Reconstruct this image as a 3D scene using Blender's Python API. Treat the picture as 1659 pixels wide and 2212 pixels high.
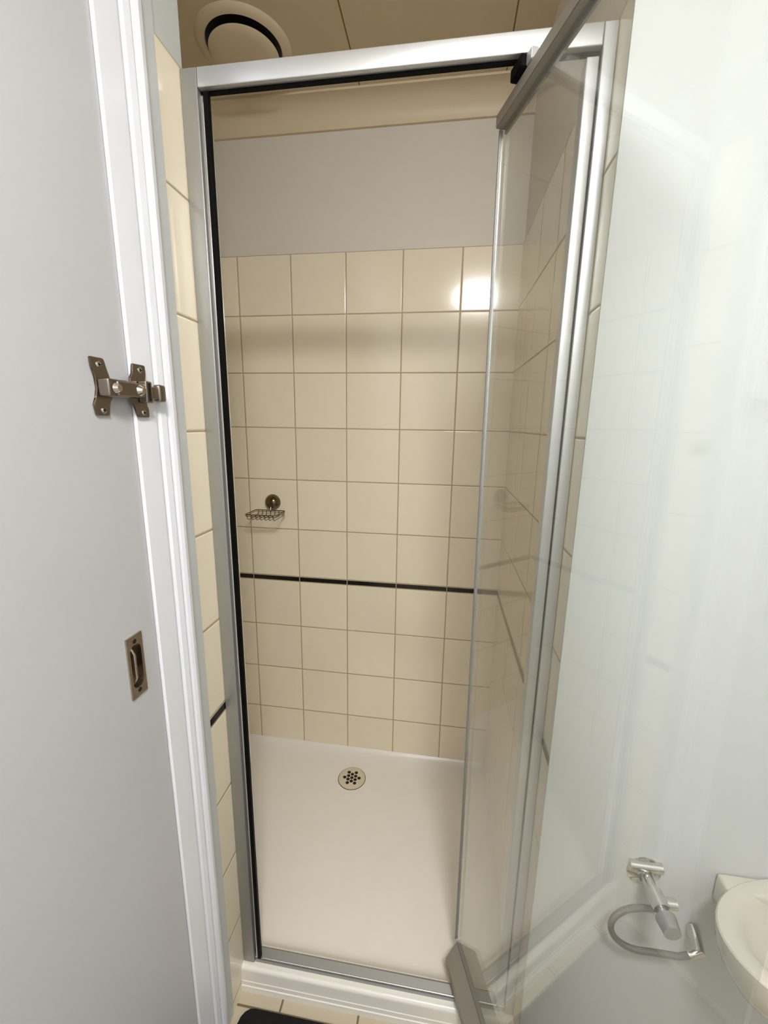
import bpy, bmesh, math, random
from mathutils import Vector, Matrix
random.seed(4)
for o in list(bpy.data.objects): bpy.data.objects.remove(o)
sc = bpy.context.scene
COL = sc.collection
# one unit below = one 200 mm wall tile; Z measured from the top of the wall tiling, floor at -10.27
S = 0.2
ZF = -10.27
def W(x, y, z): return Vector((x*S, y*S, (z-ZF)*S))

# ------------------------------------------------------------------ camera
cam_d = bpy.data.cameras.new('camera'); cam = bpy.data.objects.new('camera', cam_d); COL.objects.link(cam)
cam_d.sensor_fit = 'HORIZONTAL'; cam_d.sensor_width = 36.0; cam_d.lens = 897.39/1659*36
cam_d.clip_start = 0.02
cx = Vector((0.9894723, 0.14398241, 0.0146163)); cd = Vector((0.04380124, -0.20168078, -0.97847142)); cf = Vector((-0.13793484, 0.96881058, -0.20586415))
m = Matrix((cx, -cd, -cf)).transposed().to_4x4()
m.translation = W(4.83946631, -7.76378431, -2.91276352)
cam.matrix_world = m
sc.camera = cam

# ------------------------------------------------------------------ world, exposure
w = bpy.data.worlds.new('world'); sc.world = w; w.use_nodes = True
w.node_tree.nodes['Background'].inputs[0].default_value = (0.9, 0.93, 1, 1)
w.node_tree.nodes['Background'].inputs[1].default_value = 0.0
sc.view_settings.view_transform = 'Standard'; sc.view_settings.look = 'None'
sc.view_settings.exposure = 0.0; sc.view_settings.gamma = 1.0
sc.view_settings.use_curve_mapping = False
LAMP_STRENGTH = 99
LAMP_POS = (5.9, -9.9)
ZC = 2.15          # ceiling height (tile units)

# ------------------------------------------------------------------ materials
def lin(c): return tuple(((v/255)/12.92 if v/255 <= .04045 else ((v/255+.055)/1.055)**2.4) for v in c)
def mat(name, col, rough=.5, metal=0, spec=.5, bump=0, bscale=200, coat=0):
    mt = bpy.data.materials.new(name); mt.use_nodes = True
    nt = mt.node_tree; b = nt.nodes['Principled BSDF']
    b.inputs['Base Color'].default_value = (*lin(col), 1); b.inputs['Roughness'].default_value = rough
    b.inputs['Metallic'].default_value = metal; b.inputs['Specular IOR Level'].default_value = spec
    b.inputs['Coat Weight'].default_value = coat
    # faint procedural mottling so no surface is perfectly uniform
    tc = nt.nodes.new('ShaderNodeTexCoord'); nz = nt.nodes.new('ShaderNodeTexNoise'); nz.inputs['Scale'].default_value = 9
    mx = nt.nodes.new('ShaderNodeMixRGB'); mx.blend_type = 'MULTIPLY'; mx.inputs[0].default_value = .05
    mx.inputs[1].default_value = (*lin(col), 1)
    nt.links.new(tc.outputs['Object'], nz.inputs['Vector']); nt.links.new(nz.outputs['Fac'], mx.inputs[2])
    nt.links.new(mx.outputs[0], b.inputs['Base Color'])
    if bump:
        n2 = nt.nodes.new('ShaderNodeTexNoise'); n2.inputs['Scale'].default_value = bscale
        bp = nt.nodes.new('ShaderNodeBump'); bp.inputs['Strength'].default_value = bump; bp.inputs['Distance'].default_value = .002
        nt.links.new(tc.outputs['Object'], n2.inputs['Vector']); nt.links.new(n2.outputs['Fac'], bp.inputs['Height'])
        nt.links.new(bp.outputs[0], b.inputs['Normal'])
    return mt

class NB:
    """tiny node helper"""
    def __init__(s, nt): s.nt = nt
    def m(s, op, a, b=None, c=None):
        n = s.nt.nodes.new('ShaderNodeMath'); n.operation = op
        for i, v in enumerate((a, b, c)):
            if v is None: continue
            if isinstance(v, (int, float)): n.inputs[i].default_value = v
            else: s.nt.links.new(v, n.inputs[i])
        return n.outputs[0]

def tile_mat(name, axis, off=0.0, off2=None, col=(242, 229, 204), gcol=(176, 156, 122), strip=True, rough=.12, gw=.009, tilt=.004):
    """square glazed tiles with grout lines; axis = horizontal world axis (0 x, 1 y); off2 = second axis offset when laid on the floor"""
    mt = bpy.data.materials.new(name); mt.use_nodes = True; nt = mt.node_tree; N = NB(nt); b = nt.nodes['Principled BSDF']
    tc = nt.nodes.new('ShaderNodeTexCoord'); sp = nt.nodes.new('ShaderNodeSeparateXYZ'); nt.links.new(tc.outputs['Object'], sp.inputs[0])
    u = N.m('SUBTRACT', N.m('DIVIDE', sp.outputs[axis], S), off)
    if off2 is None:
        z = N.m('ADD', N.m('DIVIDE', sp.outputs[2], S), ZF)          # tile units, 0 at the top
        low = N.m('LESS_THAN', z, -6.055)
        v = N.m('ADD', z, N.m('MULTIPLY', low, .109))
    else:
        z = None
        v = N.m('SUBTRACT', N.m('DIVIDE', sp.outputs[1], S), off2)
    def dist(q):
        f = N.m('FRACT', q)
        return N.m('MINIMUM', f, N.m('SUBTRACT', 1, f))
    du, dv = dist(u), dist(v)
    d = N.m('MINIMUM', du, dv)
    def ss(x, a, c):
        n = nt.nodes.new('ShaderNodeMapRange'); n.interpolation_type = 'SMOOTHSTEP'
        nt.links.new(x, n.inputs[0]); n.inputs[1].default_value = a; n.inputs[2].default_value = c
        return n.outputs[0]
    face = ss(d, gw*.8, gw*1.3)
    height = ss(d, gw*.8, gw*2.6)
    # per tile colour and tilt
    cell = nt.nodes.new('ShaderNodeCombineXYZ'); nt.links.new(N.m('FLOOR', u), cell.inputs[0]); nt.links.new(N.m('FLOOR', v), cell.inputs[1])
    wn = nt.nodes.new('ShaderNodeTexWhiteNoise'); wn.noise_dimensions = '3D'; nt.links.new(cell.outputs[0], wn.inputs['Vector'])
    nz = nt.nodes.new('ShaderNodeTexNoise'); nz.inputs['Scale'].default_value = 14; nz.inputs['Detail'].default_value = 4
    nt.links.new(tc.outputs['Object'], nz.inputs['Vector'])
    var = N.m('ADD', N.m('MULTIPLY', wn.outputs['Value'], .05), N.m('MULTIPLY', nz.outputs['Fac'], .06))
    hs = nt.nodes.new('ShaderNodeHueSaturation'); hs.inputs['Color'].default_value = (*lin(col), 1)
    nt.links.new(N.m('ADD', var, .945), hs.inputs['Value'])
    mx = nt.nodes.new('ShaderNodeMixRGB'); nt.links.new(face, mx.inputs[0]); mx.inputs[1].default_value = (*lin(gcol), 1); nt.links.new(hs.outputs[0], mx.inputs[2])
    out = mx.outputs[0]
    rg = N.m('SUBTRACT', .7, N.m('MULTIPLY', face, .7-rough))
    if strip and z is not None:
        s1 = N.m('MULTIPLY', N.m('GREATER_THAN', z, -6.100), N.m('LESS_THAN', z, -6.012))
        s1 = N.m('MULTIPLY', s1, N.m('GREATER_THAN', du, gw*.9))
        m2 = nt.nodes.new('ShaderNodeMixRGB'); nt.links.new(s1, m2.inputs[0]); nt.links.new(out, m2.inputs[1]); m2.inputs[2].default_value = (.004, .004, .005, 1)
        out = m2.outputs[0]
    nt.links.new(out, b.inputs['Base Color']); nt.links.new(rg, b.inputs['Roughness'])
    b.inputs['Specular IOR Level'].default_value = .5
    bp = nt.nodes.new('ShaderNodeBump'); bp.inputs['Strength'].default_value = .6; bp.inputs['Distance'].default_value = .0012
    wav = nt.nodes.new('ShaderNodeTexNoise'); wav.inputs['Scale'].default_value = 7; wav.inputs['Detail'].default_value = 0
    nt.links.new(tc.outputs['Object'], wav.inputs['Vector'])
    nt.links.new(N.m('ADD', height, N.m('MULTIPLY', wav.outputs['Fac'], .4)), bp.inputs['Height'])
    # tilt: bump normal + small random vector per tile
    sub = nt.nodes.new('ShaderNodeVectorMath'); sub.operation = 'SUBTRACT'; nt.links.new(wn.outputs['Color'], sub.inputs[0]); sub.inputs[1].default_value = (.5, .5, .5)
    scl = nt.nodes.new('ShaderNodeVectorMath'); scl.operation = 'SCALE'; nt.links.new(sub.outputs[0], scl.inputs[0]); scl.inputs['Scale'].default_value = tilt
    add = nt.nodes.new('ShaderNodeVectorMath'); add.operation = 'ADD'; nt.links.new(bp.outputs[0], add.inputs[0]); nt.links.new(scl.outputs[0], add.inputs[1])
    nrm = nt.nodes.new('ShaderNodeVectorMath'); nrm.operation = 'NORMALIZE'; nt.links.new(add.outputs[0], nrm.inputs[0])
    nt.links.new(nrm.outputs[0], b.inputs['Normal'])
    return mt

M = {}
M['tile_back'] = tile_mat('cream glazed tile back', 0)
M['tile_side'] = tile_mat('cream glazed tile side', 1, off=.0)
M['tile_strip'] = tile_mat('cream glazed tile strip', 1, off=.5)
M['tile_floor'] = tile_mat('cream floor tile', 0, off=.07, off2=-.12, col=(196, 184, 160), gcol=(120, 98, 72), strip=False, rough=.35, gw=.012)
M['alcove_paint'] = mat('alcove wall paint', (224, 215, 201), .6, bump=.1)
M['ceil'] = mat('ceiling board', (210, 192, 158), .7, bump=.1)
M['paint'] = mat('white wall paint', (204, 205, 203), .45, bump=.06)
M['door'] = mat('white door paint', (194, 193, 195), .4, bump=.04, bscale=60)
M['trim'] = mat('white gloss trim paint', (236, 236, 242), .3)
M['alu'] = mat('satin anodised aluminium', (205, 206, 208), .38, metal=.75)
M['alu_grey'] = mat('grey aluminium', (160, 158, 154), .4, metal=.6)
M['alu_bright'] = mat('polished aluminium', (225, 226, 230), .22, metal=.9)
M['rail'] = mat('dull aluminium rail', (150, 143, 132), .45, metal=.4)
M['black'] = mat('black rubber', (3, 3, 3), .6, spec=.1)
M['chrome'] = mat('chrome', (215, 212, 205), .12, metal=1)
M['nickel'] = mat('tarnished nickel', (150, 138, 129), .28, metal=1)
M['steel'] = mat('polished steel pull', (186, 176, 166), .2, metal=1)
M['dark'] = mat('dark recess', (6, 6, 6), .6)
M['tray'] = mat('white acrylic tray', (243, 237, 228), .28, bump=.03, bscale=80)
M['ceramic'] = mat('white vitreous china', (206, 198, 184), .12, coat=.3)
M['fan'] = mat('cream plastic vent', (220, 202, 170), .45)
M['grate'] = mat('cream drain grate', (222, 208, 182), .4)
M['mat'] = mat('black bath mat pile', (9, 9, 9), .95, bump=.8, bscale=900)
M['clear_seal'] = mat('clear plastic seal', (222, 220, 208), .25)
M['hose'] = mat('braided hose', (150, 146, 142), .3, metal=.8, bump=.6, bscale=1500)
M['stain'] = mat('scuff', (176, 180, 176), .6)
M['cup'] = mat('smoked chrome cup', (120, 108, 88), .12, metal=1)
M['wire'] = mat('bronzed wire', (96, 74, 58), .3, metal=.9)
def line_ceiling(mt):
    nt = mt.node_tree; N = NB(nt); b = nt.nodes['Principled BSDF']
    src = b.inputs['Base Color'].links[0].from_socket
    tc = nt.nodes.new('ShaderNodeTexCoord'); sp = nt.nodes.new('ShaderNodeSeparateXYZ'); nt.links.new(tc.outputs['Object'], sp.inputs[0])
    q = N.m('DIVIDE', N.m('SUBTRACT', N.m('DIVIDE', sp.outputs[0], S), 3.31), 2.18)
    f = N.m('FRACT', q); d = N.m('ADD', N.m('MINIMUM', f, N.m('SUBTRACT', 1, f)), N.m('LESS_THAN', q, -.5))
    mx = nt.nodes.new('ShaderNodeMixRGB'); nt.links.new(N.m('LESS_THAN', d, .0045), mx.inputs[0]); nt.links.new(src, mx.inputs[1])
    mx.inputs[2].default_value = (*lin((120, 92, 62)), 1); nt.links.new(mx.outputs[0], b.inputs['Base Color'])
line_ceiling(M['ceil'])
M['paint_scuffed'] = mat('white wall paint with a scuff', (204, 205, 203), .45, bump=.06)
def scuff(mt, c, rx, rz):
    nt = mt.node_tree; N = NB(nt); b = nt.nodes['Principled BSDF']; src = b.inputs['Base Color'].links[0].from_socket
    tc = nt.nodes.new('ShaderNodeTexCoord'); sp = nt.nodes.new('ShaderNodeSeparateXYZ'); nt.links.new(tc.outputs['Object'], sp.inputs[0])
    dx = N.m('DIVIDE', N.m('SUBTRACT', sp.outputs[0], c.x), rx); dz = N.m('DIVIDE', N.m('SUBTRACT', sp.outputs[2], c.z), rz)
    d = N.m('ADD', N.m('MULTIPLY', dx, dx), N.m('MULTIPLY', dz, dz))
    nz = nt.nodes.new('ShaderNodeTexNoise'); nz.inputs['Scale'].default_value = 60; nt.links.new(tc.outputs['Object'], nz.inputs['Vector'])
    fac = N.m('MULTIPLY', N.m('MAXIMUM', N.m('SUBTRACT', 1, d), 0), N.m('MULTIPLY', nz.outputs['Fac'], .5))
    mx = nt.nodes.new('ShaderNodeMixRGB'); nt.links.new(fac, mx.inputs[0]); nt.links.new(src, mx.inputs[1]); mx.inputs[2].default_value = (.35, .36, .35, 1)
    nt.links.new(mx.outputs[0], b.inputs['Base Color'])
scuff(M['paint_scuffed'], W(6.80, 0, -3.06), .02, .017)

def glass_mat():
    mt = bpy.data.materials.new('shower glass'); mt.use_nodes = True; nt = mt.node_tree
    for n in list(nt.nodes): nt.nodes.remove(n)
    out = nt.nodes.new('ShaderNodeOutputMaterial'); fr = nt.nodes.new('ShaderNodeFresnel'); fr.inputs['IOR'].default_value = 1.5
    gm = nt.nodes.new('ShaderNodeNewGeometry'); N = NB(nt)   # the Fresnel node inverts its index on back faces: hand it 1/1.5 there
    nt.links.new(N.m('SUBTRACT', 1.5, N.m('MULTIPLY', gm.outputs['Backfacing'], 1.5-1/1.5)), fr.inputs['IOR'])
    tr = nt.nodes.new('ShaderNodeBsdfTransparent'); tr.inputs[0].default_value = (.955, .965, .955, 1)
    gl = nt.nodes.new('ShaderNodeBsdfGlossy'); gl.inputs['Roughness'].default_value = .015; gl.inputs[0].default_value = (1, 1, 1, 1)
    df = nt.nodes.new('ShaderNodeBsdfDiffuse'); df.inputs[0].default_value = (.8, .8, .78, 1)
    tl = nt.nodes.new('ShaderNodeBsdfTranslucent'); tl.inputs[0].default_value = (.8, .8, .78, 1)
    a = nt.nodes.new('ShaderNodeMixShader'); a.inputs[0].default_value = .5
    nt.links.new(df.outputs[0], a.inputs[1]); nt.links.new(tl.outputs[0], a.inputs[2])
    h = nt.nodes.new('ShaderNodeMixShader')
    tc = nt.nodes.new('ShaderNodeTexCoord'); nz = nt.nodes.new('ShaderNodeTexNoise'); nz.inputs['Scale'].default_value = 3
    nt.links.new(tc.outputs['Object'], nz.inputs['Vector'])
    N = NB(nt); nt.links.new(N.m('MULTIPLY', nz.outputs['Fac'], .08), h.inputs[0])      # dried water film
    nt.links.new(tr.outputs[0], h.inputs[1]); nt.links.new(a.outputs[0], h.inputs[2])
    mx = nt.nodes.new('ShaderNodeMixShader'); nt.links.new(fr.outputs[0], mx.inputs[0])
    nt.links.new(h.outputs[0], mx.inputs[1]); nt.links.new(gl.outputs[0], mx.inputs[2])
    nt.links.new(mx.outputs[0], out.inputs[0])
    return mt
M['glass'] = glass_mat()
def emit_mat(name, col, st):
    mt = bpy.data.materials.new(name); mt.use_nodes = True; nt = mt.node_tree
    b = nt.nodes['Principled BSDF']; b.inputs['Base Color'].default_value = (*col, 1)
    b.inputs['Emission Color'].default_value = (*col, 1); b.inputs['Emission Strength'].default_value = st
    return mt
M['lamp'] = emit_mat('lit diffuser', (.965, .985, 1.0), LAMP_STRENGTH)

# ------------------------------------------------------------------ mesh helpers
def add_box(bm, a, b, bevel=0):
    """box between two corners given in tile units"""
    a = W(*a); b = W(*b)
    lo = Vector([min(a[i], b[i]) for i in range(3)]); hi = Vector([max(a[i], b[i]) for i in range(3)])
    vs = [bm.verts.new((x, y, z)) for x in (lo.x, hi.x) for y in (lo.y, hi.y) for z in (lo.z, hi.z)]
    fs = [bm.faces.new([vs[i] for i in f]) for f in ((0, 1, 3, 2), (4, 6, 7, 5), (0, 4, 5, 1), (2, 3, 7, 6), (0, 2, 6, 4), (1, 5, 7, 3))]
    if bevel:
        es = list({e for f in fs for e in f.edges})
        bmesh.ops.bevel(bm, geom=es, offset=bevel*S, segments=3, affect='EDGES', profile=.5)
def add_prism(bm, prof, z0, z1, to=lambda p, q, t: (p, q, t), cap=True):
    """extrude a closed 2D profile; to() maps (p,q,t) to tile-unit xyz"""
    A = [bm.verts.new(W(*to(p, q, z0))) for p, q in prof]; B = [bm.verts.new(W(*to(p, q, z1))) for p, q in prof]
    n = len(prof)
    for i in range(n): bm.faces.new((A[i], A[(i+1) % n], B[(i+1) % n], B[i]))
    if cap: bm.faces.new(A[::-1]); bm.faces.new(B)
def add_tube(bm, pts, r, seg=12, closed=False, cap=True):
    """tube along tile-unit points, r in tile units (float or list)"""
    P = [W(*p) for p in pts]; n = len(P); rings = []
    up = None
    for i in range(n):
        if closed: t = (P[(i+1) % n]-P[i-1]).normalized()
        else: t = (P[min(i+1, n-1)]-P[max(i-1, 0)]).normalized()
        if up is None: up = Vector((0, 0, 1)) if abs(t.z) < .9 else Vector((1, 0, 0))
        a = t.cross(up).normalized(); b2 = a.cross(t).normalized(); up = b2
        rr = (r[i] if isinstance(r, (list, tuple)) else r)*S
        rings.append([bm.verts.new(P[i]+a*math.cos(k*2*math.pi/seg)*rr+b2*math.sin(k*2*math.pi/seg)*rr) for k in range(seg)])
    for i in range(n if closed else n-1):
        A, B = rings[i], rings[(i+1) % n]
        for k in range(seg): bm.faces.new((A[k], A[(k+1) % seg], B[(k+1) % seg], B[k]))
    if cap and not closed: bm.faces.new(rings[0][::-1]); bm.faces.new(rings[-1])
def add_lathe(bm, c, prof, axis='z', seg=48, closed=False):
    """revolve (radius, offset) pairs about an axis through c (tile units)"""
    c = Vector(c); rings = []
    for r, h in prof:
        ring = []
        for k in range(seg):
            a = 2*math.pi*k/seg; u, v = r*math.cos(a), r*math.sin(a)
            d = {'z': (u, v, h), 'y': (u, h, v), 'x': (h, u, v)}[axis]
            ring.append(bm.verts.new(W(*(c+Vector(d)))))
        rings.append(ring)
    n = len(rings)
    for i in range(n if closed else n-1):
        A, B = rings[i], rings[(i+1) % n]
        for k in range(seg): bm.faces.new((A[k], A[(k+1) % seg], B[(k+1) % seg], B[k]))
    if not closed:
        if prof[0][0] > 1e-6: bm.faces.new(rings[0][::-1])
        if prof[-1][0] > 1e-6: bm.faces.new(rings[-1])
def obj(name, bm, mt, parent=None, smooth=False, **props):
    bmesh.ops.remove_doubles(bm, verts=bm.verts, dist=1e-6)
    bmesh.ops.recalc_face_normals(bm, faces=bm.faces)
    me = bpy.data.meshes.new(name); bm.to_mesh(me); bm.free()
    me.materials.append(M[mt] if isinstance(mt, str) else mt)
    if smooth:
        for p in me.polygons: p.use_smooth = True
        try: me.set_sharp_from_angle(angle=math.radians(35))
        except Exception: pass
    o = bpy.data.objects.new(name, me); COL.objects.link(o)
    if parent is not None:
        o.parent = parent; o.matrix_parent_inverse = parent.matrix_world.inverted()
    for k, v in props.items(): o[k] = v
    return o
def thing(name, label, cat, loc):
    o = bpy.data.objects.new(name, None); COL.objects.link(o); o.empty_display_size = .05
    o.matrix_world = Matrix.Translation(W(*loc)); o['label'] = label; o['category'] = cat
    return o
def B(*boxes, bevel=0):
    bm = bmesh.new()
    for a, b in boxes: add_box(bm, a, b, bevel)
    return bm
def struct(name, bm, mt, parent=None, **k):
    o = obj(name, bm, mt, parent, **k)
    if parent is None: o['kind'] = 'structure'
    return o

# ------------------------------------------------------------------ the setting
XL, XR = 2.5, 5.958          # left reveal / right wall of the shower opening
XA = 0.3                     # hidden left wall of the alcove
ZT = 0.0
YF = -3.9                    # front of the aluminium frame
YN = -4.18                   # face of the white wall right of the shower
T = 1.0
bk = struct('wall_back', B(((XA-T, .03, ZF-.5), (XR+T, .03+T, ZC))), 'alcove_paint')
struct('tiling', B(((XA-.03, 0, ZF+.05), (XR+.03, .03, ZT))), 'tile_back', bk, label='cream square tiles with a thin black strip')
al = struct('wall_alcove_left', B(((XA-T, .03, ZF-.5), (XA, YF+.1, ZC))), 'alcove_paint')
struct('tiling', B(((XA, 0, ZF+.05), (XA+.03, YF+.1, ZT))), 'tile_side', al)
rt = struct('wall_alcove_right', B(((XR+.03, .03, ZF), (XR+T, YN+.02, ZC))), 'alcove_paint')
struct('tiling', B(((XR, 0, ZF), (XR+.03, YN+.02, ZT))), 'tile_strip', rt, label='cream tiles with a thin black strip')
# left wall: pier beside the shower with a tiled reveal, then the wall that holds the white door
YT = -4.2
lf = struct('wall_left', B(((XA-T, YF+.1, ZF), (XL-.03, YT, ZC)), ((XL-T, YT, ZF), (XL, -4.80, ZC)), ((XL-T, -4.80, .18), (XL, -9.2, ZC)), ((XL-T, -9.2, ZF), (XL, -13, ZC))), 'paint')
struct('tiling', B(((XL-.03, YF+.1, ZF), (XL, YT, ZT))), 'tile_strip', lf, label='narrow strip of cream tiles with a black band')
struct('wall_right', B(((10, YN, ZF), (10+T, -13, ZC))), 'paint')
wf = struct('wall_beside_shower', B(((XR, YN+.02, ZF), (10+T, YN, ZC)), ((XR+T, YN+.02, ZF), (10+T, 0, ZC))), 'paint_scuffed')
struct('wall_front', B(((XL-T, -13, ZF), (10+T, -13-T, ZC))), 'paint')
struct('ceiling', B(((XA-T, .03+T, ZC), (10+T, -13-T, ZC+.5))), 'ceil')
struct('floor', B(((XL-T, -3.7, ZF-.5), (10+T, -13-T, ZF))), 'tile_floor')
# cove cornice over the back wall
bm = bmesh.new()
a = .34; prof = [(0.03, ZC), (0.03, ZC-a)]
for k in range(9):
    t = k/8*math.pi/2
    prof.append((-.02-(a-.03)*(1-math.cos(t)), ZC-a+.0+(a-.03)*math.sin(t)))
prof += [(-a-.02, ZC-.03), (-a-.02, ZC)]
add_prism(bm, prof, XA, XR+.03, lambda p, q, t: (t, p, q))
struct('trim_1', bm, 'fan', smooth=True)

# white door on the left wall (closed) with flush pull
dr = bpy.data.objects.new('door_1', None)
bm = bmesh.new(); 
PY0, PY1, PZ0, PZ1 = -5.175, -5.035, -5.055, -4.56
# slab built around the hole for the pull
for a_, b_ in (((XL-.2, -4.82, ZF+.04), (XL-.005, PY1, .16)), ((XL-.2, PY0, ZF+.04), (XL-.005, -9.2, .16)),
             ((XL-.2, PY1, PZ1), (XL-.005, PY0, .16)), ((XL-.2, PY1, ZF+.04), (XL-.005, PY0, PZ0))):
    add_box(bm, a_, b_)
dr = struct('door_1', bm, 'door')
# ---- flush pull: stainless dish with rim, bail and screws
bm = bmesh.new()
y0, y1, z0, z1 = PY0-.012, PY1+.012, PZ0-.012, PZ1+.012
iy0, iy1, iz0, iz1 = PY0+.012, PY1-.012, PZ0+.065, PZ1-.065
xs, xd = XL+.008, XL-.09
def ringpts(cy, cz, hy, hz, r, x, n=6):
    pts = []
    for sy, sz, a0 in ((1, 1, 0), (-1, 1, 90), (-1, -1, 180), (1, -1, 270)):
        for k in range(n+1):
            t = math.radians(a0+90*k/n)
            pts.append((x, cy+sy*(hy-r)+r*math.cos(t), cz+sz*(hz-r)+r*math.sin(t)))
    return pts
cy, cz = (y0+y1)/2, (z0+z1)/2
loops = [ringpts(cy, cz, (y1-y0)/2, (z1-z0)/2, .004, XL-.005), ringpts(cy, cz, (y1-y0)/2, (z1-z0)/2, .004, xs),
         ringpts(cy, cz, (iy1-iy0)/2, (iz1-iz0)/2, .052, xs), ringpts(cy, cz, (iy1-iy0)/2-.01, (iz1-iz0)/2-.02, .035, xd)]
lv = [[bm.verts.new(W(*p)) for p in l] for l in loops]
for A, Bv in zip(lv, lv[1:]):
    n = len(A)
    for k in range(n): bm.faces.new((A[k], A[(k+1) % n], Bv[(k+1) % n], Bv[k]))
bm.faces.new(lv[-1])
fp = obj('flush_pull', bm, 'steel', dr, smooth=True, label='recessed polished steel flush pull')
bm = bmesh.new(); add_tube(bm, [(XL-.03, cy-.012, iz0+.03), (XL+.0, cy-.012, cz-.1), (XL+.0, cy-.012, cz+.1), (XL-.03, cy-.012, iz1-.03)], .012)
obj('pull_bar', bm, 'steel', fp, smooth=True)
for zz in (z1-.05, z0+.05):
    bm = bmesh.new(); add_lathe(bm, (xs, cy, zz), [(0, .006), (.018, .003), (.02, 0), (.0, 0)], 'x', 16)
    obj('screw', bm, 'dark', fp, smooth=True)

# architrave around the door, extruded moulded profile
bm = bmesh.new()
AP = [(-4.90, 0), (-4.90, .012), (-4.89, .022), (-4.685, .030), (-4.668, .026), (-4.655, .010), (-4.640, .010), (-4.628, .034), (-4.575, .044), (-4.558, .038), (-4.548, .016), (-4.536, .016),
      (-4.526, .046), (-4.495, .058), (-4.455, .054), (-4.44, .04), (-4.44, 0)]
add_prism(bm, [(p+.05, q) for p, q in AP], ZF, .62, lambda p, q, t: (XL+q, p, t))
AP = [(p+.05, q) for p, q in AP]
AP2 = [(p+4.85, q) for p, q in AP]
add_prism(bm, [(p, q) for p, q in AP2], -4.85, -9.15, lambda p, q, t: (XL+q, t, .16+p))
add_prism(bm, [(p, q) for p, q in AP2], ZF, .62, lambda p, q, t: (XL+q, -9.15-p, t))
struct('trim_2', bm, 'trim', smooth=False)

# ------------------------------------------------------------------ shower tray (acrylic) with kerb
tray = thing('shower_tray', 'white acrylic shower tray with a low rounded front kerb', 'shower tray', (3.1, -2, ZF))
bm = bmesh.new()
def lsp(a, b, n): return [a+(b-a)*i/n for i in range(n+1)]
X0, X1, Y0, Y1 = XA+.03, XR, 0.0, -3.66
DX, DY, DR = 3.25, -.70, .27
xs_ = lsp(X0, X0+.4, 8)+lsp(X0+.4, X1-.4, 30)[1:]+lsp(X1-.4, X1, 8)[1:]
ys_ = lsp(Y0, Y0-.4, 8)+lsp(Y0-.4, Y1+.25, 26)[1:]+lsp(Y1+.25, Y1, 6)[1:]
def tz(x, y):
    d = min(x-X0, X1-x, Y0-y)
    base = -10.03+.035*min(1, math.hypot(x-DX, y-DY)/3.5)
    e = max(0, 1-d/.35); e2 = max(0, 1-(y-Y1)/.16)
    z = base+(-9.90-base)*(1-math.sqrt(max(0, 1-e*e)))*.999
    return max(z, base+(-9.93-base)*(1-math.sqrt(max(0, 1-e2*e2))))
V = [[bm.verts.new(W(x, y, tz(x, y))) for x in xs_] for y in ys_]
for j in range(len(ys_)-1):
    for i in range(len(xs_)-1): bm.faces.new((V[j][i], V[j][i+1], V[j+1][i+1], V[j+1][i]))
obj('tray_floor', bm, 'tray', tray, smooth=True)
bm = bmesh.new()
prof = [(-3.66, ZF), (-3.66, -9.93), (-3.69, -9.9), (-3.72, -9.895), (-3.915, -9.895)]
for k in range(1, 7):
    t = k/6*math.pi/2; prof.append((-3.915-.05*math.sin(t), -9.945+.05*math.cos(t)))
prof += [(-3.968, -10.10), (-3.975, -10.108), (-3.975, -10.17), (-3.985, -10.178), (-3.985, ZF)]
add_prism(bm, prof, XL, XR, lambda p, q, t: (t, p, q))
obj('kerb', bm, 'tray', tray, smooth=True)

# drain: round plate with 13 holes, dark rim
dz = tz(DX, DY)
dn = thing('floor_drain', 'round cream drain grate with thirteen dark holes in the shower tray', 'drain', (DX, DY, dz))
bm = bmesh.new(); add_lathe(bm, (DX, DY, dz), [(0, .004), (DR+.012, .004), (DR+.012, .0), (0, .0)], 'z', 64); obj('rim', bm, 'wire', dn)
bm = bmesh.new(); add_lathe(bm, (DX, DY, dz), [(0, .02), (DR-.03, .02), (DR, .012), (DR, .004), (0, .004)], 'z', 64)
obj('plate', bm, 'grate', dn, smooth=True)
hp = [(0, 0)]+[(.084*math.cos(math.radians(a_)), .084*math.sin(math.radians(a_))) for a_ in range(94, 454, 60)] \
    +[(.148*math.cos(math.radians(a_)), .148*math.sin(math.radians(a_))) for a_ in range(64, 424, 60)]
for hx, hy in hp:
    bm = bmesh.new(); add_lathe(bm, (DX+hx, DY+hy, dz+.0205), [(0, .0015), (.035, .0015), (.035, -.001), (0, -.001)], 'z', 20)
    obj('drain_hole', bm, 'dark', dn)

# ------------------------------------------------------------------ aluminium shower frame
fr = thing('shower_surround', 'silver aluminium frame around the shower opening', 'shower frame', (4.2, YF, -9.89))
bv = .008
ZS = -9.80
obj('head_rail', B(((2.655, YF, -.17), (5.855, YF+.12, -.025)), bevel=bv), 'alu', fr, smooth=True)
obj('head_seal', B(((2.66, YF+.05, -.185), (5.85, YF+.09, -.17))), 'black', fr)
obj('jamb', B(((XL+.003, YF, -9.885), (2.652, YF+.2, -.025)), bevel=bv), 'alu_grey', fr, smooth=True)
obj('jamb', B(((5.858, YF, -9.885), (XR-.003, YF+.2, -.025)), bevel=bv), 'alu', fr, smooth=True)
# stepped left channel, black magnetic seal, pale lip
obj('channel', B(((2.652, YF+.05, -9.7), (2.672, YF+.16, -.2)), ), 'alu_grey', fr)
bm = B(((2.672, YF+.02, ZS+.0), (2.70, YF+.15, -.26)), bevel=.008); obj('channel', bm, 'alu_bright', fr, smooth=True)
obj('seal_strip', B(((2.70, YF+.0, ZS+.0), (2.745, YF+.045, -.2)), bevel=.004), 'black', fr, smooth=True, label='black magnetic seal strip')
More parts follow.
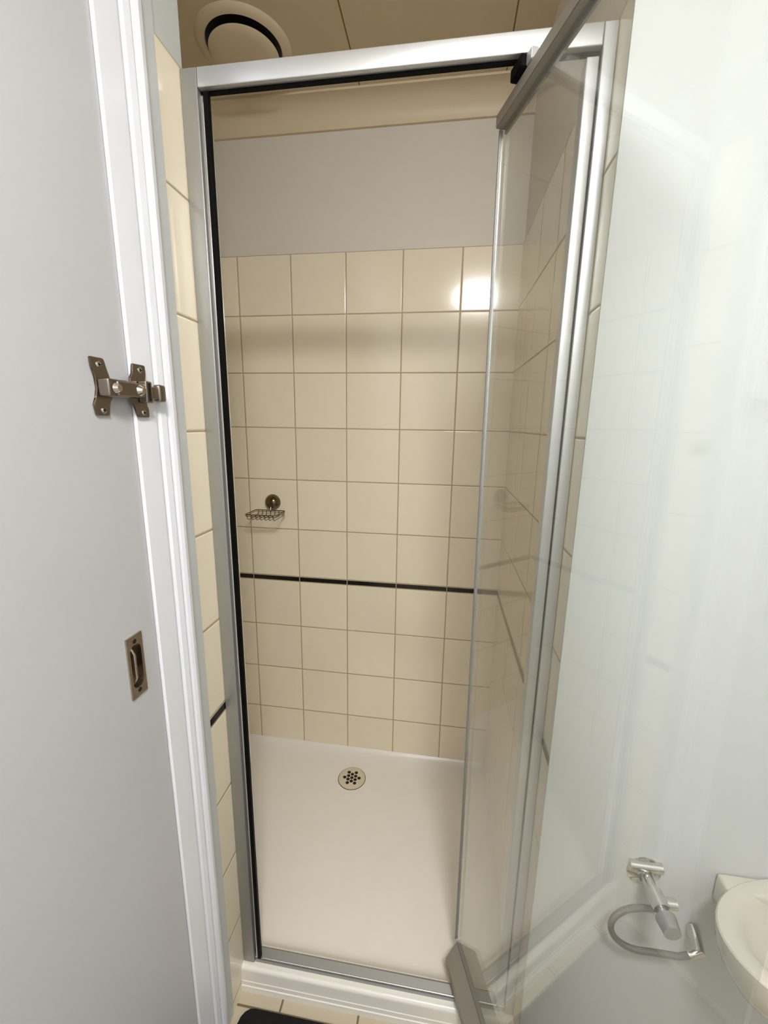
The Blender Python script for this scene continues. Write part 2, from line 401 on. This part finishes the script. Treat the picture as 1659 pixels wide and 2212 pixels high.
# right hand stop
obj('door_stop', B(((5.752, YF+.01, ZS), (5.845, YF+.15, -.225)), bevel=.01), 'alu', fr, smooth=True)
obj('seal_strip', B(((5.845, YF+.03, ZS), (5.858, YF+.15, -.2))), 'black', fr)
# sill: sloped top, small bright nosing, dark undercut
bm = bmesh.new()
add_prism(bm, [(YF+.14, -9.893), (YF+.14, -9.80), (YF+.12, -9.79), (YF+.035, -9.815), (YF+.025, -9.825), (YF+.035, -9.84), (YF+.05, -9.845), (YF+.05, -9.893)], 2.655, 5.855, lambda p, q, t: (t, p, q))
obj('sill', bm, 'alu_grey', fr)
bm = bmesh.new(); add_tube(bm, [(2.66, YF+.028, -9.818), (5.85, YF+.028, -9.818)], .009); obj('sill_nosing', bm, 'alu_bright', fr, smooth=True)
bm = B(((2.66, YF+.02, -9.893), (5.85, YF+.05, -9.845))); obj('sill_skirt', bm, 'alu_grey', fr)

# ------------------------------------------------------------------ pivoting glass door, swung open
dd = thing('glass_door', 'clear glass shower door with grey metal rails swung open towards the viewer', 'shower door', (5.37, -3.9, ZS))
TP = Vector((5.205, -3.46, -.3)); BP = Vector((5.276, -3.43, -9.6))
dirn = Vector((.325, -.946, 0)).normalized(); nrm = Vector((-dirn.y, dirn.x, 0))   # nrm points right
LEN = 2.98
ZT_, ZB_ = -.40, -9.60
def DP(s, n, z):
    t = (z-TP.z)/(BP.z-TP.z); o = TP.lerp(BP, t)
    return (o.x+dirn.x*s+nrm.x*n, o.y+dirn.y*s+nrm.y*n, z)
def dbox(bm, s0, s1, n0, n1, za, zb, cut=0, bevel=0):
    q = [(s, n, z) for s in (s0, s1) for n in (n0, n1) for z in (za, zb)]
    vs = []
    for s, n, z in q:
        s_ = s+cut if (cut and s == s0 and n == n0) else s
        vs.append(bm.verts.new(W(*DP(s_, n, z))))
    fs = [bm.faces.new([vs[i] for i in f]) for f in ((0, 1, 3, 2), (4, 6, 7, 5), (0, 4, 5, 1), (2, 3, 7, 6), (0, 2, 6, 4), (1, 5, 7, 3))]
    if bevel: bmesh.ops.bevel(bm, geom=list({e for f in fs for e in f.edges}), offset=bevel*S, segments=2, affect='EDGES')
bm = bmesh.new(); dbox(bm, .015, LEN, .0, .028, ZB_, ZT_); obj('glass_pane', bm, 'glass', dd)
bm = bmesh.new(); dbox(bm, .0, LEN, -.055, .055, ZT_, ZT_+.10, bevel=.006); obj('top_rail', bm, 'rail', dd)
bm = bmesh.new(); dbox(bm, .0, LEN, .03, .05, ZT_-.03, ZT_); obj('top_bead', bm, 'alu_grey', dd)
bm = bmesh.new(); dbox(bm, .02, LEN, -.20, -.004, ZB_-.10, ZB_+.02, cut=.14, bevel=.006); obj('bottom_rail', bm, 'rail', dd, label='dull grey bottom rail with an angled end')
bm = bmesh.new(); dbox(bm, .02, LEN, -.004, .045, ZB_-.08, ZB_+.04, bevel=.004); obj('bottom_bead', bm, 'alu_grey', dd)
bm = bmesh.new(); dbox(bm, -.012, .012, -.019, .0, ZB_+.04, ZT_, bevel=.004); obj('edge_seal', bm, 'alu_grey', dd, label='dark grey edge profile')
bm = bmesh.new(); dbox(bm, -.006, .012, .0, .015, ZB_+.04, ZT_, bevel=.006); obj('edge_strip', bm, 'alu_bright', dd, label='bright edge strip')
for z0_, z1_ in ((-.295, -.21),):
    bm = bmesh.new(); dbox(bm, .33, .5, -.10, .03, z0_, z1_, bevel=.006); obj('pivot_block', bm, 'black', dd)
bm = bmesh.new(); dbox(bm, .50, .58, -.06, .0, -.295, -.215, bevel=.006); obj('pivot_pin', bm, 'alu', dd)

# ------------------------------------------------------------------ latch bridging door and architrave
lt = thing('door_latch', 'tarnished metal flip latch joining the white door to its moulded frame', 'latch', (XL, -4.95, -2.9))
def plate(path, x, th=.012):
    bm = bmesh.new(); add_prism(bm, path, x, x+th, lambda p, q, t: (t, p, q))
    bmesh.ops.bevel(bm, geom=list(bm.edges), offset=.006*S, segments=2, affect='EDGES')
    return bm
pl1 = [(-5.205, -2.50), (-5.085, -2.50), (-5.075, -2.58), (-5.05, -2.615), (-5.04, -2.64), (-5.04, -2.76), (-5.07, -2.79), (-5.085, -2.81), (-5.085, -2.88), (-5.20, -2.88), (-5.215, -2.81), (-5.18, -2.76), (-5.17, -2.70), (-5.17, -2.63), (-5.20, -2.57)]
obj('bolt_plate', plate(pl1, XL-.005, .02), 'nickel', lt, smooth=True)
XA2 = XL+.030
DK = .035
pl2 = [(-4.90, -2.50), (-4.765, -2.50), (-4.765, -2.57), (-4.79, -2.61), (-4.79, -2.80), (-4.765, -2.82), (-4.765, -2.885), (-4.89, -2.885), (-4.90, -2.82), (-4.94, -2.78), (-4.94, -2.61), (-4.90, -2.57)]
obj('keeper_plate', plate([(p_+DK, q_) for p_, q_ in pl2], XA2, .02), 'nickel', lt, smooth=True)
bm = bmesh.new()
add_box(bm, (XL+.015, -5.17, -2.755), (XL+.10, -4.98, -2.635), .012)
add_box(bm, (XL+.05, -5.10, -2.745), (XL+.112, -4.84+DK, -2.645), .012)
b1 = obj('hinge_arm', bm, 'nickel', lt, smooth=True)
bm = bmesh.new(); add_tube(bm, [(XL+.105, -5.11, -2.695), (XL+.135, -5.11, -2.695)], [.035, .022], 16); obj('rivet', bm, 'chrome', lt, smooth=True)
bm = bmesh.new(); add_tube(bm, [(XL+.112, -4.885, -2.695), (XL+.142, -4.885, -2.695)], [.04, .022], 16); obj('rivet', bm, 'chrome', lt, smooth=True)
bm = bmesh.new(); add_box(bm, (XA2+.02, -4.87+DK, -2.78), (XA2+.09, -4.80+DK, -2.62), .01); obj('keeper_loop', bm, 'nickel', lt, smooth=True)
bm = bmesh.new(); add_box(bm, (XA2+.0905, -4.848+DK, -2.765), (XA2+.095, -4.825+DK, -2.635)); obj('keeper_slot', bm, 'dark', lt)
bm = bmesh.new(); add_box(bm, (XA2+.025, -4.80+DK, -2.745), (XA2+.075, -4.71+DK, -2.655), .01); add_box(bm, (XA2+.02, -4.715+DK, -2.765), (XA2+.085, -4.63+DK, -2.632), .02)
obj('thumb_tab', bm, 'nickel', lt, smooth=True)
for x_, y_, z_ in ((XL+.015, -5.14, -2.545), (XL+.015, -5.14, -2.845), (XA2+.02, -4.83+DK, -2.54), (XA2+.02, -4.83+DK, -2.85)):
    bm = bmesh.new(); add_lathe(bm, (x_, y_, z_), [(0, .009), (.014, .008), (.022, .002), (.022, 0), (0, 0)], 'x', 16); obj('screw', bm, 'chrome', lt, smooth=True)
    bm = bmesh.new(); add_box(bm, (x_+.0085, y_-.004, z_-.013), (x_+.0105, y_+.004, z_+.013)); add_box(bm, (x_+.0085, y_-.013, z_-.004), (x_+.0105, y_+.013, z_+.004))
    obj('screw_slot', bm, 'dark', lt)

# ------------------------------------------------------------------ wire soap dish on a suction cup
sd = thing('soap_dish', 'small wire soap basket on a round metal cup stuck to the back tiles', 'soap dish', (1.49, 0, -4.62))
CXs, CZs = 1.49, -4.46
bm = bmesh.new()
add_lathe(bm, (CXs, 0, CZs), [(.0, -.145), (.055, -.137), (.1, -.113), (.135, -.075), (.155, -.03), (.16, 0), (0, 0)], 'y', 40)
obj('suction_cup', bm, 'cup', sd, smooth=True)
bm = bmesh.new()
zb = -4.60; xa, xb, ya, yb = 1.19, 1.80, -.14, -.62
def rrect(xa, xb, ya, yb, z, r=.05):
    P = []
    for (cx_, cy_, a0) in ((xb-r, ya-r, 0), (xa+r, ya-r, 90), (xa+r, yb+r, 180), (xb-r, yb+r, 270)):
        for k in range(5):
            t = math.radians(a0+k*22.5); P.append((cx_+r*math.cos(t), cy_+r*math.sin(t), z))
    return P
add_tube(bm, rrect(xa, xb, ya, yb, zb), .0095, 8, closed=True)
add_tube(bm, rrect(xa, xb, ya, yb, zb-.03), .006, 8, closed=True)
for k in range(7):
    x = xa+.05+k*(xb-xa-.1)/6
    add_tube(bm, [(x, ya, zb), (x, ya, zb-.07), (x, ya-.04, zb-.10), (x, yb+.04, zb-.10), (x, yb, zb-.07), (x, yb, zb)], .0065, 6)
add_tube(bm, [(CXs, -.10, CZs-.03), (CXs, -.125, zb+.03), (CXs, ya, zb)], .014, 8)
obj('wire_basket', bm, 'wire', sd, smooth=True)

# ------------------------------------------------------------------ round ceiling extractor vent
FX, FY = 1.87, -1.21
vt = thing('ceiling_vent', 'round cream extractor vent with a dark ring gap on the ceiling above the shower', 'vent', (FX, FY, ZC))
bm = bmesh.new()
add_lathe(bm, (FX, FY, ZC), [(.505, 0), (.505, -.03), (.515, -.04), (.55, -.035), (.62, -.02), (.64, 0)], 'z', 72, closed=True); obj('flange', bm, 'fan', vt, smooth=True)
bm = bmesh.new(); add_lathe(bm, (FX, FY, ZC), [(0, 0), (.499, 0), (.499, -.012), (0, -.012)], 'z', 72); obj('duct', bm, 'dark', vt)
bm = bmesh.new(); add_lathe(bm, (FX, FY, ZC), [(0, -.095), (.30, -.095), (.46, -.09), (.47, -.10), (.455, -.11), (.3, -.12), (0, -.124)], 'z', 72, closed=False); obj('disc', bm, 'fan', vt, smooth=True)
bm = bmesh.new(); add_lathe(bm, (FX, FY, ZC), [(0, -.012), (.12, -.012), (.12, -.095), (0, -.095)], 'z', 24); obj('stem', bm, 'dark', vt)

# ------------------------------------------------------------------ ceiling lamp (behind the viewer, seen as a reflection)
lp = thing('ceiling_lamp', 'round lit ceiling lamp mirrored in the upper back tiles', 'lamp', (LAMP_POS[0], LAMP_POS[1], ZC))
bm = bmesh.new(); add_lathe(bm, (*LAMP_POS, ZC), [(0, 0), (.98, 0), (.98, -.1), (0, -.1)], 'z', 48); obj('lamp_base', bm, 'trim', lp)
bm = bmesh.new(); add_lathe(bm, (*LAMP_POS, ZC), [(.94, -.1), (.92, -.2), (.8, -.33), (.55, -.43), (.25, -.47), (0, -.48)], 'z', 48); obj('diffuser', bm, 'lamp', lp, smooth=True)

# ------------------------------------------------------------------ bath mat
bm = bmesh.new()
P = rrect(2.60, 5.0, -4.14, -7.4, 0, .16)
add_prism(bm, [(p[0], p[1]) for p in P], ZF, ZF+.06)
bmesh.ops.bevel(bm, geom=[e for e in bm.edges if all(v.co.z > .005 for v in e.verts)], offset=.004, segments=2, affect='EDGES')
bt = obj('bath_mat', bm, 'mat'); bt['label'] = 'black bath mat on the floor tiles in front of the kerb'; bt['category'] = 'bath mat'

# ------------------------------------------------------------------ wash basin with trap, right of the shower
bs = thing('wash_basin', 'white wall hung wash basin at the right edge', 'basin', (7.75, YN, -6.2))
BX, BY, BR, ZR = 8.36, -4.76, .60, -7.0
BK = BR/.86
def basin_mesh():
    bm = bmesh.new(); seg = 56
    prof = [(1.0, -.06), (1.01, -.02), (.99, 0), (.93, .005), (.87, -.02), (.80, -.12), (.66, -.36), (.42, -.5), (.12, -.55), (.05, -.56)]
    outp = [(1.0, -.06), (.985, -.2), (.90, -.42), (.72, -.68), (.46, -.88), (.22, -.97), (.14, -1.02)]
    def ring(r, h, stretch):
        R = []
        for k in range(seg):
            t = 2*math.pi*k/seg; x = r*BR*math.cos(t); y = r*BR*math.sin(t)
            if y > 0: y *= 1.02
            x = (1.08-max(0, 1-r)*(.62 if stretch else 1.15))*math.cos(t)
            R.append(bm.verts.new(W(BX+x, min(BY+y, YN-.005), ZR+h*BK)))
        return R
    rings = [ring(r, h, True) for r, h in outp[::-1]]+[ring(r, h, False) for r, h in prof[1:]]
    for A, Bq in zip(rings, rings[1:]):
        for k in range(seg): bm.faces.new((A[k], A[(k+1) % seg], Bq[(k+1) % seg], Bq[k]))
    bm.faces.new(rings[0][::-1]); bm.faces.new(rings[-1])
    add_box(bm, (BX-.80, BY+.40, ZR-.3), (BX+.80, YN-.003, ZR-.01), .03)
    return bm
obj('bowl', basin_mesh(), 'ceramic', bs, smooth=True)
bm = bmesh.new(); add_lathe(bm, (BX, BY, ZR-.56*BK), [(0, .02), (.06, .02), (.08, .005), (.08, 0), (0, 0)], 'z', 24); obj('waste', bm, 'chrome', bs, smooth=True)
bm = bmesh.new(); add_lathe(bm, (BX+.1, BY+.47, ZR-.01), [(0, .0), (.06, .0), (.05, .2), (.035, .24), (0, .24)], 'z', 20); add_tube(bm, [(BX+.1, BY+.47, ZR+.13), (BX+.1, BY+.3, ZR+.18), (BX+.1, BY+.16, ZR+.15)], .032, 12); obj('tap', bm, 'chrome', bs, smooth=True)
bm = bmesh.new()
zt = ZR-1.02*BK
add_lathe(bm, (BX, BY, zt), [(0, .03), (.085, .03), (.085, -.16), (.13, -.19), (.14, -.24), (.14, -.55), (.1, -.62), (0, -.64)], 'z', 28)
add_tube(bm, [(BX, BY+.1, zt-.36), (BX, BY+.4, zt-.35), (BX, YN-.003, zt-.35)], .07, 16)
add_lathe(bm, (BX, YN-.003, zt-.35), [(0, -.03), (.13, -.03), (.16, 0), (0, 0)], 'y', 24)
obj('trap', bm, 'chrome', bs, smooth=True, label='chrome bottle trap')

# ------------------------------------------------------------------ stop tap and braided hose on the wall under the basin
tp = thing('stop_tap', 'chrome stop tap low on the white wall left of the basin', 'tap', (6.94, YN, -7.13))
bm = bmesh.new(); add_lathe(bm, (6.94, YN, -7.13), [(0, -.06), (.07, -.06), (.10, -.035), (.155, -.012), (.16, 0), (0, 0)], 'y', 32); obj('wall_flange', bm, 'chrome', tp, smooth=True)
bm = bmesh.new(); add_tube(bm, [(6.94, YN-.05, -7.13), (6.94, YN-.2, -7.125), (6.94, YN-.205, -7.125), (6.94, YN-.36, -7.12)], [.055, .055, .075, .075], 16)
add_tube(bm, [(6.94, YN-.28, -7.12), (7.09, YN-.28, -7.12)], [.05, .045], 12); obj('valve_body', bm, 'chrome', tp, smooth=True)
bm = bmesh.new(); add_tube(bm, [(6.94, YN-.36, -7.12), (6.94, YN-.4, -7.12), (6.94, YN-.41, -7.12), (6.94, YN-.53, -7.12)], [.04, .04, .085, .07], 16)
obj('handle', bm, 'alu_grey', tp, smooth=True)
bm = bmesh.new(); add_tube(bm, [(6.79, YN-.02, -7.05), (7.08, YN-.02, -7.05)], .05, 12); obj('pipe_union', bm, 'chrome', tp, smooth=True)
hs = []
for k in range(33):
    t = math.radians(60+k*7.6)
    hs.append((6.98+.27*math.cos(t), YN-.27+.02*math.sin(k*.2), -7.36+.28*math.sin(t)))
pts = [(7.09, YN-.28, -7.12)]+hs[2:]+[(7.25, YN-.26, -7.62), (7.36, YN-.24, -7.60)]
pts = [(7.10, YN-.28, -7.13), (7.02, YN-.28, -7.10)]+[]+[]
ho = []
for k in range(26):
    t = math.radians(80+k*8)
    ho.append((6.92+.30*math.cos(t), YN-.2, -7.58+.26*math.sin(t)))
ho += [(7.12, YN-.2, -7.83), (7.26, YN-.2, -7.83), (7.36, YN-.2, -7.78)]
bm = bmesh.new(); add_tube(bm, ho, .028, 10)
h = obj('supply_hose', bm, 'hose', smooth=True); h['label'] = 'looped braided supply hose low on the white wall beneath the stop tap'; h['category'] = 'hose'
bm = bmesh.new(); add_tube(bm, [ho[0], (ho[0][0]+.05, ho[0][1], ho[0][2])], .045, 12); obj('hose_nut', bm, 'chrome', h, smooth=True)
bm = bmesh.new(); add_tube(bm, [(7.34, YN-.2, -7.79), (7.42, YN-.2, -7.74), (7.46, YN-.01, -7.72)], [.045, .05, .06], 12); obj('hose_nut', bm, 'chrome', h, smooth=True)
